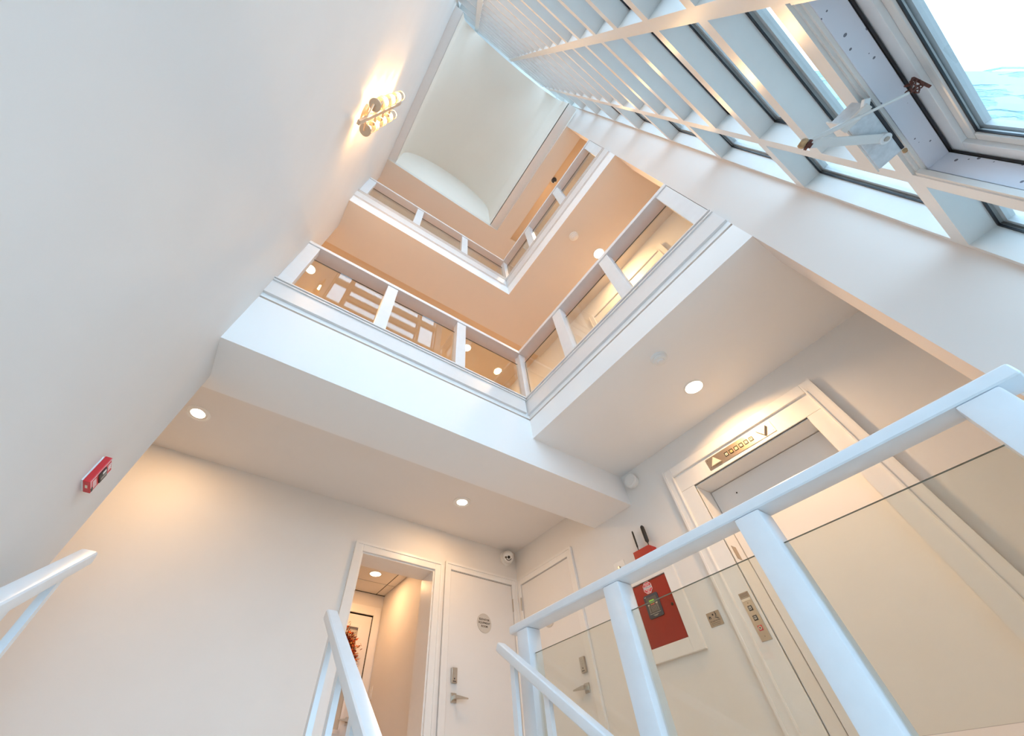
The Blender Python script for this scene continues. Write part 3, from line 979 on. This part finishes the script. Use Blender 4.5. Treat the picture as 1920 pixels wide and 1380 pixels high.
# ------------------------------------------------------------------ sconce on the left wall
SX, SY, SZ0 = -0.530, 0.695, 3.43
t = thing('wall_sconce', (LX, SY + 0.03, 3.95), 'tall bronze wall sconce with two columns of glowing glass cylinders on the left wall', 'sconce')
MB().lathe([(0.075, 0), (0.075, 0.018), (0.068, 0.024)], (LX, SY + 0.035, 4.0), (1, 0, 0), 28).build('back_plate', BRASS, t, smooth=True)
MB().tube([(LX + 0.02, SY + 0.03, 4.0), (SX, SY, 4.0)], 0.014, 10).build('arm', BRASS, t, smooth=True)
MB().bar((SX, SY, SZ0), (SX, SY, 5.46), 0.034, 0.022, up=(1, 0, 0)).build('bar', BRASS, t, bevel=0.003)
for yy in (SY - 0.100, SY + 0.100):
    for k in range(4):
        z = SZ0 + 0.38 + k * 0.37
        cx0 = SX + 0.006
        s_ = MB().tube([(SX, SY, z - 0.12), (SX, yy, z - 0.03), (SX, yy, z)], 0.008, 8).build('bracket', BRASS, t)
        MB().lathe([(0.046, -0.010), (0.048, -0.004), (0.048, 0.004), (0.044, 0.008)], (cx0, yy, z), (0, 0, 1), 24).build('base_disc', BRASS, t, smooth=True)
        g = MB().lathe([(0.042, 0.008), (0.042, 0.245), (0.039, 0.245), (0.039, 0.008), (0.042, 0.008)], (cx0, yy, z), (0, 0, 1), 24, caps=False).build('glass_cylinder', CLEAR, t, smooth=True)
        MB().lathe([(0.008, 0.06), (0.014, 0.075), (0.014, 0.165), (0.006, 0.18)], (cx0, yy, z), (0, 0, 1), 12).build('bulb', BULB, g, smooth=True)
        MB().lathe([(0.044, 0.245), (0.044, 0.253), (0.038, 0.253), (0.038, 0.245), (0.044, 0.245)], (cx0, yy, z), (0, 0, 1), 24, caps=False).build('rim_ring', BRASS, g, smooth=True)

# ------------------------------------------------------------------ small ceiling and wall devices
for loc, lab in (((2.12, 0.692, 2.46), 'white smoke detector on the lobby ceiling next to the downlight'),
                 ((2.105, 0.75, Z3), 'cream smoke detector on the middle gallery ceiling beside its downlight')):
    t = thing('smoke_detector', loc, lab, 'smoke detector')
    MB().lathe([(0.062, 0), (0.062, -0.012), (0.058, -0.020)], loc, (0, 0, 1), 32).build('base', WHITE, t, smooth=True)
    MB().lathe([(0.050, -0.020), (0.048, -0.038), (0.036, -0.046), (0.030, -0.046)], loc, (0, 0, 1), 32).build('sensor_head', WHITE, t, smooth=True)
    MB().lathe([(0.030, -0.046), (0.026, -0.056), (0.014, -0.060)], loc, (0, 0, 1), 24).build('cap', WHITE, t, smooth=True)
t = thing('dome_camera', (2.235, 0.555, 8.12), 'tiny dark dome camera under the top gallery ceiling', 'camera')
MB().lathe([(0.06, 0), (0.06, -0.03)], (2.235, 0.555, 8.12), (0, 0, 1), 20).build('base', WHITE, t)
MB().lathe([(0.052, -0.03), (0.045, -0.06), (0.025, -0.082), (0.004, -0.088)], (2.235, 0.555, 8.12), (0, 0, 1), 20).build('dome', NAVY, t, smooth=True)
t = thing('wall_sounder', (RX, 1.822, 2.34), 'round white alarm sounder under the lobby ceiling beside the beam', 'sounder')
MB().lathe([(0.058, 0), (0.058, 0.020), (0.066, 0.022), (0.068, 0.048), (0.060, 0.056)], (RX, 1.822, 2.335), (-1, 0, 0), 36).build('body', WHITE, t, smooth=True)
MB().lathe([(0.052, 0.056), (0.050, 0.060)], (RX, 1.822, 2.335), (-1, 0, 0), 36).build('cover', WHITE, t, smooth=True)

# turret camera in the corner
c0 = Vector((2.85, YB, 2.338))
t = thing('security_camera', c0, 'white turret security camera with two dark eyes in the rear corner', 'camera')
MB().lathe([(0.082, 0), (0.082, 0.018), (0.074, 0.030)], c0, (0, -1, 0), 32).build('mount', WHITE, t, smooth=True)
ax = Vector((-0.55, -0.70, -0.45)).normalized()
b0 = c0 + Vector((-0.004, -0.060, 0.0))
prof = [(0.070 * math.sin(a), -0.070 * math.cos(a)) for a in [0.15 + i * 0.2 for i in range(12)]]
MB().lathe(prof, b0, ax, 28).build('ball', WHITE, t, smooth=True)
u = ax.cross(Vector((0, 0, 1))).normalized()
fp = b0 + ax * 0.058
MB().lathe([(0.048, 0), (0.048, 0.008), (0.042, 0.010)], fp, ax, 28).build('face_plate', WHITE, t, smooth=True)
MB().lathe([(0.017, 0.010), (0.015, 0.016)], fp - u * 0.010, ax, 20).build('lens', BLACK, t)
MB().lathe([(0.013, 0.010), (0.012, 0.014)], fp + u * 0.024, ax, 16).build('infrared_lamp', INK, t)
vv = u.cross(ax)
pts = [fp + ax * 0.0105 - u * 0.008 + (u * math.cos(q) + vv * math.sin(q)) * 0.034 for q in [math.pi * (1.15 + 0.7 * i / 8) for i in range(9)]]
MB().tube(pts, 0.0045, 6).build('seam', BLACK, t)

# red strobe on the left wall
t = thing('fire_strobe', (LX, 1.935, 1.16), 'small red fire alarm strobe lettered FIRE on the left wall', 'fire alarm')
y0, y1, z0, z1 = 1.888, 1.978, 1.098, 1.216
MB().box(LX, LX + 0.006, y0 + 0.003, y1 - 0.003, z0 + 0.003, z1 - 0.003).build('back_plate', WHITE, t)
MB().box(LX + 0.006, LX + 0.031, y0, y1, z0, z1).build('housing', RED, t, bevel=0.003)
mb = MB()
for (a, b, c_, d) in ((y0 + 0.003, y1 - 0.003, z0 + 0.003, z0 + 0.005), (y0 + 0.003, y1 - 0.003, z1 - 0.005, z1 - 0.003),
                      (y0 + 0.003, y0 + 0.005, z0 + 0.005, z1 - 0.005), (y1 - 0.005, y1 - 0.003, z0 + 0.005, z1 - 0.005)):
    mb.box(LX + 0.031, LX + 0.0318, a, b, c_, d)
mb.build('white_border', WHITE, t)
ln = MB().box(LX + 0.031, LX + 0.035, y0 + 0.014, y1 - 0.012, 1.140, 1.182).build('strobe_lens', BLACK, t, bevel=0.002)
MB().box(LX + 0.035, LX + 0.036, y0 + 0.022, y0 + 0.036, 1.158, 1.176).build('flash_tube', WHITE, ln)
MB().box(LX + 0.035, LX + 0.036, y0 + 0.046, y0 + 0.062, 1.146, 1.178).build('flash_tube', KEY, ln)
text(None, 'lettering', 'FIRE', 0.024, (LX + 0.0312, (y0 + y1) / 2, 1.199), 'left', WHITE, t, 0.0006, bold=0.0004)
mb = MB()
for k in range(5):
    mb.box(LX + 0.031, LX + 0.0318, y0 + 0.022 + k * 0.011, y0 + 0.026 + k * 0.011, 1.112, 1.130)
tag(mb.build('sound_slots', WHITE, t), kind='stuff')
MB().box(LX + 0.031, LX + 0.0325, y1 - 0.035, y1 - 0.008, 1.101, 1.110).build('small_label', BLACK, t)
MB().box(LX + 0.014, LX + 0.022, y0 + 0.030, y0 + 0.052, z0 - 0.0006, z0 + 0.001).build('bottom_label', KEYW, t)

# ------------------------------------------------------------------ signs and panels
t = thing('round_sign', (2.51, 3.768, 1.605), 'round taupe plaque reading ELEVATOR EQUIPMENT ROOM on the back wall door', 'sign')
c0 = (2.51, 3.768, 1.605)
MB().lathe([(0.088, 0), (0.088, 0.003), (0.086, 0.004)], c0, (0, -1, 0), 48).build('plaque', TAUPE, t)
for k, s in enumerate(('ELEVATOR', 'EQUIPMENT', 'ROOM')):
    text(None, 'lettering', s, 0.0265, (2.51, 3.7635, 1.635 - k * 0.030), 'back', INK, t, 0.0008, bold=0.0004)
t = thing('round_sign', (2.995, 3.30, 1.605), 'round taupe plaque on the corner door, half hidden behind the guardrail', 'sign')
MB().lathe([(0.088, 0), (0.088, 0.003), (0.086, 0.004)], (2.995, 3.30, 1.605), (-1, 0, 0), 48).build('plaque', TAUPE, t)
text(None, 'lettering', 'A10', 0.036, (2.9905, 3.30, 1.556), 'right', INK, t, 0.0008, bold=0.0006)

# elevator position indicator over the door
t = thing('elevator_indicator', (2.988, 0.835, 2.08), 'long bronze elevator indicator plate with arrows and six small windows', 'indicator')
XI = 2.988
MB().box(XI - 0.004, XI, 0.551, 1.116, 2.026, 2.124).build('plate', BRASS, t, bevel=0.001)
zc = 2.072
MB().prism([(1.082, zc - 0.030), (0.998, zc - 0.030), (1.040, zc + 0.034)], XI - 0.020, XI - 0.004, 'x').build('up_arrow', IVORY, t)
MB().prism([(0.672, zc + 0.030), (0.588, zc + 0.030), (0.630, zc - 0.034)], XI - 0.020, XI - 0.004, 'x').build('down_arrow', IVORY, t)
for k, s in enumerate(('', 'G', '1', '2', '3', '')):
    y = 0.940 - k * 0.0428
    wdw = MB().box(XI - 0.0065, XI - 0.004, y - 0.0155, y + 0.0155, zc - 0.016, zc + 0.019).build('window', BLACK, t)
    MB().box(XI - 0.0085, XI - 0.0065, y - 0.009, y + 0.009, zc - 0.011, zc + 0.009).build('face', GLOW if k == 2 else AMBER if k == 1 else IVORY, wdw)
    if s:
        text(None, 'lettering', s, 0.018, (XI - 0.009, y, zc - 0.001), 'right', INK, wdw, 0.0003)
    else:
        sg = 1 if k == 0 else -1
        MB().prism([(y - 0.005, zc - 0.001 - 0.005 * sg), (y + 0.005, zc - 0.001 - 0.005 * sg), (y, zc - 0.001 + 0.005 * sg)], XI - 0.0092, XI - 0.0085, 'x').build('small_arrow', INKB, wdw)
for (y, z) in ((0.572, 2.108), (0.566, 2.042), (1.10, 2.108), (1.10, 2.042)):
    MB().lathe([(0.003, 0), (0.002, 0.0015)], (XI - 0.004, y, z), (-1, 0, 0), 8).build('screw', INK, t)

# hall call station on the left jamb of the elevator
t = thing('call_station', (2.988, 1.352, 1.07), 'brushed steel elevator call plate with two black buttons and a red key switch', 'call panel')
MB().box(XI - 0.004, XI, 1.318, 1.386, 0.932, 1.165).build('plate', NICKEL, t, bevel=0.0008)
MB().box(XI - 0.003, XI, 1.318, 1.386, 1.167, 1.200).build('notice_plate', SIGNP, t)
mb = MB()
for z in (1.176, 1.183, 1.190):
    mb.box(XI - 0.0034, XI - 0.003, 1.324, 1.380, z, z + 0.0018)
mb.build('engraved_lines', INK, t)
MB().box(XI - 0.006, XI - 0.004, 1.322, 1.382, 1.150, 1.164).build('top_lip', IVORY, t)
for z, sg in ((1.108, 1), (1.053, -1)):
    b = MB().box(XI - 0.0065, XI - 0.004, 1.339, 1.365, z - 0.014, z + 0.014).build('call_button', BLACK, t)
    MB().box(XI - 0.008, XI - 0.0065, 1.345, 1.359, z - 0.0085, z + 0.0085).build('button_face', TAUPE, b)
    MB().prism([(1.3475, z - 0.005 * sg), (1.3565, z - 0.005 * sg), (1.352, z + 0.006 * sg)], XI - 0.0088, XI - 0.008, 'x').build('arrow', INKB, b)
b = MB().box(XI - 0.0065, XI - 0.004, 1.339, 1.366, 0.984, 1.012).build('key_switch', RED, t)
MB().lathe([(0.010, 0), (0.010, 0.003)], (XI - 0.0065, 1.3525, 0.998), (-1, 0, 0), 20).build('lock_face', KEYW, b)
MB().lathe([(0.005, 0.003), (0.005, 0.005)], (XI - 0.0065, 1.3525, 0.998), (-1, 0, 0), 12).build('lock_core', INK, b)
for z in (1.138, 0.955):
    MB().lathe([(0.003, 0), (0.002, 0.0015)], (XI - 0.004, 1.352, z), (-1, 0, 0), 8).build('screw', INK, t)

# IN CASE OF FIRE plaque
t = thing('fire_notice', (RX, 1.621, 1.126), 'small tan IN CASE OF FIRE plaque between red cabinet and elevator', 'sign')
MB().box(RX - 0.004, RX, 1.571, 1.671, 1.084, 1.167).build('plaque', SIGNP, t, bevel=0.0015)
XP = RX - 0.004


def flat(parent, name, pts, m=INKB):
    MB().prism(pts, XP - 0.0006, XP, 'x').build(name, m, parent)


def yz(y, z, pts, s):
    return [(y - a * s, z + b * s) for a, b in pts]


flat(t, 'flame', yz(1.650, 1.136, [(-0.5, -0.5), (-0.62, 0.1), (-0.30, 0.95), (0.0, 0.35), (0.35, 0.6), (0.55, 0.0), (0.5, -0.5), (0.22, -0.55), (0.24, -0.1), (0.0, 0.1), (-0.25, -0.2), (-0.22, -0.6)], 0.015))
flat(t, 'landing_block', yz(1.623, 1.150, [(-0.5, -0.6), (0.5, -0.6), (0.5, 0.5), (-0.5, 0.5)], 0.010))
flat(t, 'stair_line', yz(1.600, 1.129, [(-1.4, 0.0), (-0.6, 0.1), (-0.6, -0.4), (0.2, -0.3), (0.2, -0.8), (1.2, -0.7), (1.2, -0.4), (0.5, -0.4), (0.5, 0.1), (-0.3, 0.1), (-0.3, 0.5), (-1.4, 0.4)], 0.010))
fig = [(-0.2, 1.6), (0.1, 1.7), (0.3, 1.1), (0.9, 0.9), (0.9, 0.6), (0.35, 0.7), (0.3, 0.0), (0.8, -0.6), (0.5, -0.85), (0.0, -0.2), (-0.5, -0.9), (-0.75, -0.7), (-0.2, 0.1), (-0.3, 0.9)]
flat(t, 'running_figure', yz(1.602, 1.143, fig, 0.009))
MB().lathe([(0.003, 0), (0.003, 0.0006)], (XP, 1.603, 1.161), (-1, 0, 0), 12).build('figure_head', INKB, t)
text(None, 'lettering', 'IN CASE OF FIRE', 0.0105, (XP - 0.0002, 1.621, 1.113), 'right', INK, t, 0.0004, bold=0.0002)
text(None, 'lettering', 'Use stairways for exit', 0.0075, (XP - 0.0002, 1.621, 1.102), 'right', INK, t, 0.0004)
text(None, 'lettering', 'Do not use elevator', 0.0075, (XP - 0.0002, 1.621, 1.093), 'right', INK, t, 0.0004)

# red fire alarm cabinet
t = thing('fire_alarm_cabinet', (RX, 2.0, 1.26), 'red fire alarm cabinet with grey keypad in a white frame beside the elevator', 'fire alarm')
ya, yb, za, zb_ = 1.850, 2.193, 1.074, 1.509
fa, fb, ga, gb = 1.757, 2.285, 0.986, 1.560
mb = MB()
mb.box(2.972, RX, fa, ya, ga, gb)
mb.box(2.972, RX, yb, fb, ga, gb)
mb.box(2.972, RX, ya, yb, ga, za)
mb.box(2.972, RX, ya, yb, zb_, gb)
mb.build('white_frame', TRIM, t, bevel=0.003)
MB().box(2.992, 2.999, ya, yb, za, zb_).build('dark_gap', DARK, t)
MB().box(2.978, 2.992, ya + 0.004, yb - 0.003, za + 0.003, zb_ - 0.008).build('cabinet_door', REDD, t)
XD = 2.978
MB().lathe([(0.011, 0), (0.009, 0.003)], (XD, 1.883, 1.293), (-1, 0, 0), 16).build('lock', BLACK, t)
kp = MB().prism([(1.976, 1.258), (1.984, 1.250), (2.106, 1.250), (2.114, 1.258), (2.114, 1.402), (2.106, 1.410), (1.984, 1.410), (1.976, 1.402)], XD - 0.006, XD, 'x').build('keypad', NAVY, t)
XK = XD - 0.006
MB().box(XK - 0.001, XK, 1.994, 2.096, 1.286, 1.392).build('keypad_field', mat('keypad_field', (0.10, 0.085, 0.075), 0.5), kp)
XK -= 0.001
MB().box(XK - 0.0012, XK, 2.022, 2.070, 1.350, 1.370).build('display', GREEN, kp)
for (y0, y1, m_) in ((2.078, 2.092, KEYW), (2.048, 2.062, KEYR), (2.028, 2.044, KEYR), (1.998, 2.014, KEYW)):
    MB().box(XK - 0.0012, XK, y0, y1, 1.336, 1.344).build('key', m_, kp)
mb = MB()
for r in range(4):
    for q in range(4):
        mb.box(XK - 0.001, XK, 2.018 + q * 0.014, 2.026 + q * 0.014, 1.322 - r * 0.010, 1.328 - r * 0.010)
for r in range(5):
    for q in (1.998, 2.080):
        mb.box(XK - 0.001, XK, q, q + 0.012, 1.326 - r * 0.009, 1.331 - r * 0.009)
tag(mb.build('small_keys', KEY, kp), kind='stuff')
mb = MB()
for (y0, y1, z) in ((1.992, 2.098, 1.279), (2.02, 2.07, 1.268), (2.03, 2.06, 1.262)):
    mb.box(XD - 0.0066, XD - 0.006, y0, y1, z, z + 0.002)
mb.box(XD - 0.0066, XD - 0.006, 2.088, 2.104, 1.397, 1.400)
mb.build('printed_lines', KEYW, kp)
oc = (2.046, 1.462)
oct_ = [(oc[0] + 0.046 * math.cos(math.pi / 8 + k * math.pi / 4) * s_, oc[1] + 0.046 * math.sin(math.pi / 8 + k * math.pi / 4) * s_) for s_ in (1.0,) for k in range(8)]
stk = MB().prism(oct_, XD - 0.0008, XD, 'x').build('octagon_sticker', WHITE, t)
oc2 = [(oc[0] + 0.0425 * math.cos(math.pi / 8 + k * math.pi / 4), oc[1] + 0.0425 * math.sin(math.pi / 8 + k * math.pi / 4)) for k in range(8)]
MB().prism(oc2, XD - 0.0014, XD - 0.0008, 'x').build('red_field', mat('sticker_red', (0.62, 0.02, 0.05), 0.45), stk)
MB().box(XD - 0.002, XD - 0.0014, oc[0] - 0.040, oc[0] + 0.040, oc[1] - 0.010, oc[1] + 0.010).build('name_band', WHITE, stk)
text(None, 'lettering', 'SCHULER', 0.0195, (XD - 0.0022, oc[0], oc[1]), 'right', mat('sticker_ink', (0.16, 0.04, 0.16), 0.5), stk, 0.0004, bold=0.0003)
for s, z, sz in (('WARNING', 0.028, 0.0105), ('PROTECTED', 0.018, 0.0085), ('FIRE SYSTEMS', -0.017, 0.0085), ('CALL', -0.025, 0.008), ('SERVICE', -0.033, 0.009)):
    text(None, 'lettering', s, sz, (XD - 0.0016, oc[0], oc[1] + z), 'right', WHITE, stk, 0.0004, bold=0.0002)

# red radio box with two black aerials
t = thing('radio_box', (RX, 1.945, 1.66), 'red wall box with two black stub aerials above the alarm cabinet', 'radio box')
MB().prism([(1.850, 1.60), (2.040, 1.60), (2.040, 1.728), (1.868, 1.728), (1.850, 1.716)], 2.93, RX, 'x').build('housing', mat('dark_red_enamel', (0.42, 0.018, 0.012), 0.4), t, bevel=0.002)
for y, r, zt in ((1.998, 0.0075, 1.912), (1.886, 0.0165, 1.912)):
    MB().tube([(2.962, y, 1.728), (2.962, y, zt - 0.15)], 0.004, 8).build('aerial_stem', BLACK, t)
    MB().lathe([(0.004, -0.155), (r, -0.135), (r * 1.05, -0.06), (r, -0.012), (r * 0.5, 0)], (2.962, y, zt), (0, 0, 1), 16).build('aerial', BLACK, t, smooth=True)

t = thing('key_switch_plate', (RX, 2.268, 1.70), 'small square white key switch plate left of the red radio box', 'switch')
MB().box(2.995, RX, 2.206, 2.330, 1.63, 1.755).build('plate', WHITE, t, bevel=0.002)
MB().box(2.978, 2.995, 2.258, 2.276, 1.680, 1.712).build('toggle', NICKEL, t, bevel=0.002)
t = thing('light_switch', (HX, 5.36, 1.27), 'white rocker light switch on the wall of the inner hall', 'switch')
MB().box(HX - 0.006, HX, 5.33, 5.41, 1.21, 1.33).build('plate', WHITE, t, bevel=0.002)
MB().box(HX - 0.010, HX - 0.006, 5.353, 5.387, 1.235, 1.305).build('rocker', WHITE, t)

# autumn wreath on the hall door
wc = Vector((1.48, HY - 0.045, 1.59))
t = thing('wreath', wc, 'autumn wreath of rust and orange leaves hanging on the inner hall door', 'wreath')
pts = [wc + Vector((0.21 * math.cos(a), 0, 0.21 * math.sin(a))) for a in [k * math.pi / 16 for k in range(33)]]
MB().tube(pts, 0.018, 8).build('twig_ring', mat('twigs', (0.16, 0.09, 0.05), 0.8), t)
rnd = random.Random(4)
groups = [MB() for _ in LEAFS]
for k in range(1100):
    a = rnd.uniform(0, 2 * math.pi)
    r = rnd.gauss(0.215, 0.034)
    p = wc + Vector((r * math.cos(a), -rnd.uniform(0.0, 0.04), r * math.sin(a)))
    d = Vector((math.cos(a) * rnd.uniform(-0.4, 1), -rnd.uniform(0.1, 1), math.sin(a) * rnd.uniform(-0.4, 1))) + Vector((rnd.uniform(-.6, .6), 0, rnd.uniform(-.6, .6)))
    d.normalize()
    s_ = d.orthogonal().normalized()
    up = d.cross(s_)
    L, w_ = rnd.uniform(0.03, 0.06), rnd.uniform(0.010, 0.018)
    gi = rnd.choices(range(4), (5, 3, 2, 2))[0]
    groups[gi].add([p, p + d * L * 0.5 + s_ * w_ + up * 0.004, p + d * L, p + d * L * 0.5 - s_ * w_ + up * 0.004], [(0, 1, 2), (0, 2, 3)])
for g, m_ in zip(groups, LEAFS):
    tag(g.build('leaves', m_, t), kind='stuff')
for k, a in enumerate((0.55, 0.05, 2.7, 3.5, 4.4, 5.5)):
    p = wc + Vector((0.215 * math.cos(a), -0.03, 0.215 * math.sin(a)))
    mb = MB()
    for j in range(5):
        q = j * 2 * math.pi / 5
        dd = Vector((math.cos(q), -0.5, math.sin(q))).normalized()
        ss = dd.cross(Vector((0, 1, 0))).normalized()
        mb.add([p, p + dd * 0.02 + ss * 0.013, p + dd * 0.042, p + dd * 0.02 - ss * 0.013], [(0, 1, 2), (0, 2, 3)])
    mb.build('flower', LEAFS[1], t)

for o in bpy.data.objects:
    if '_o' in o:
        del o['_o']
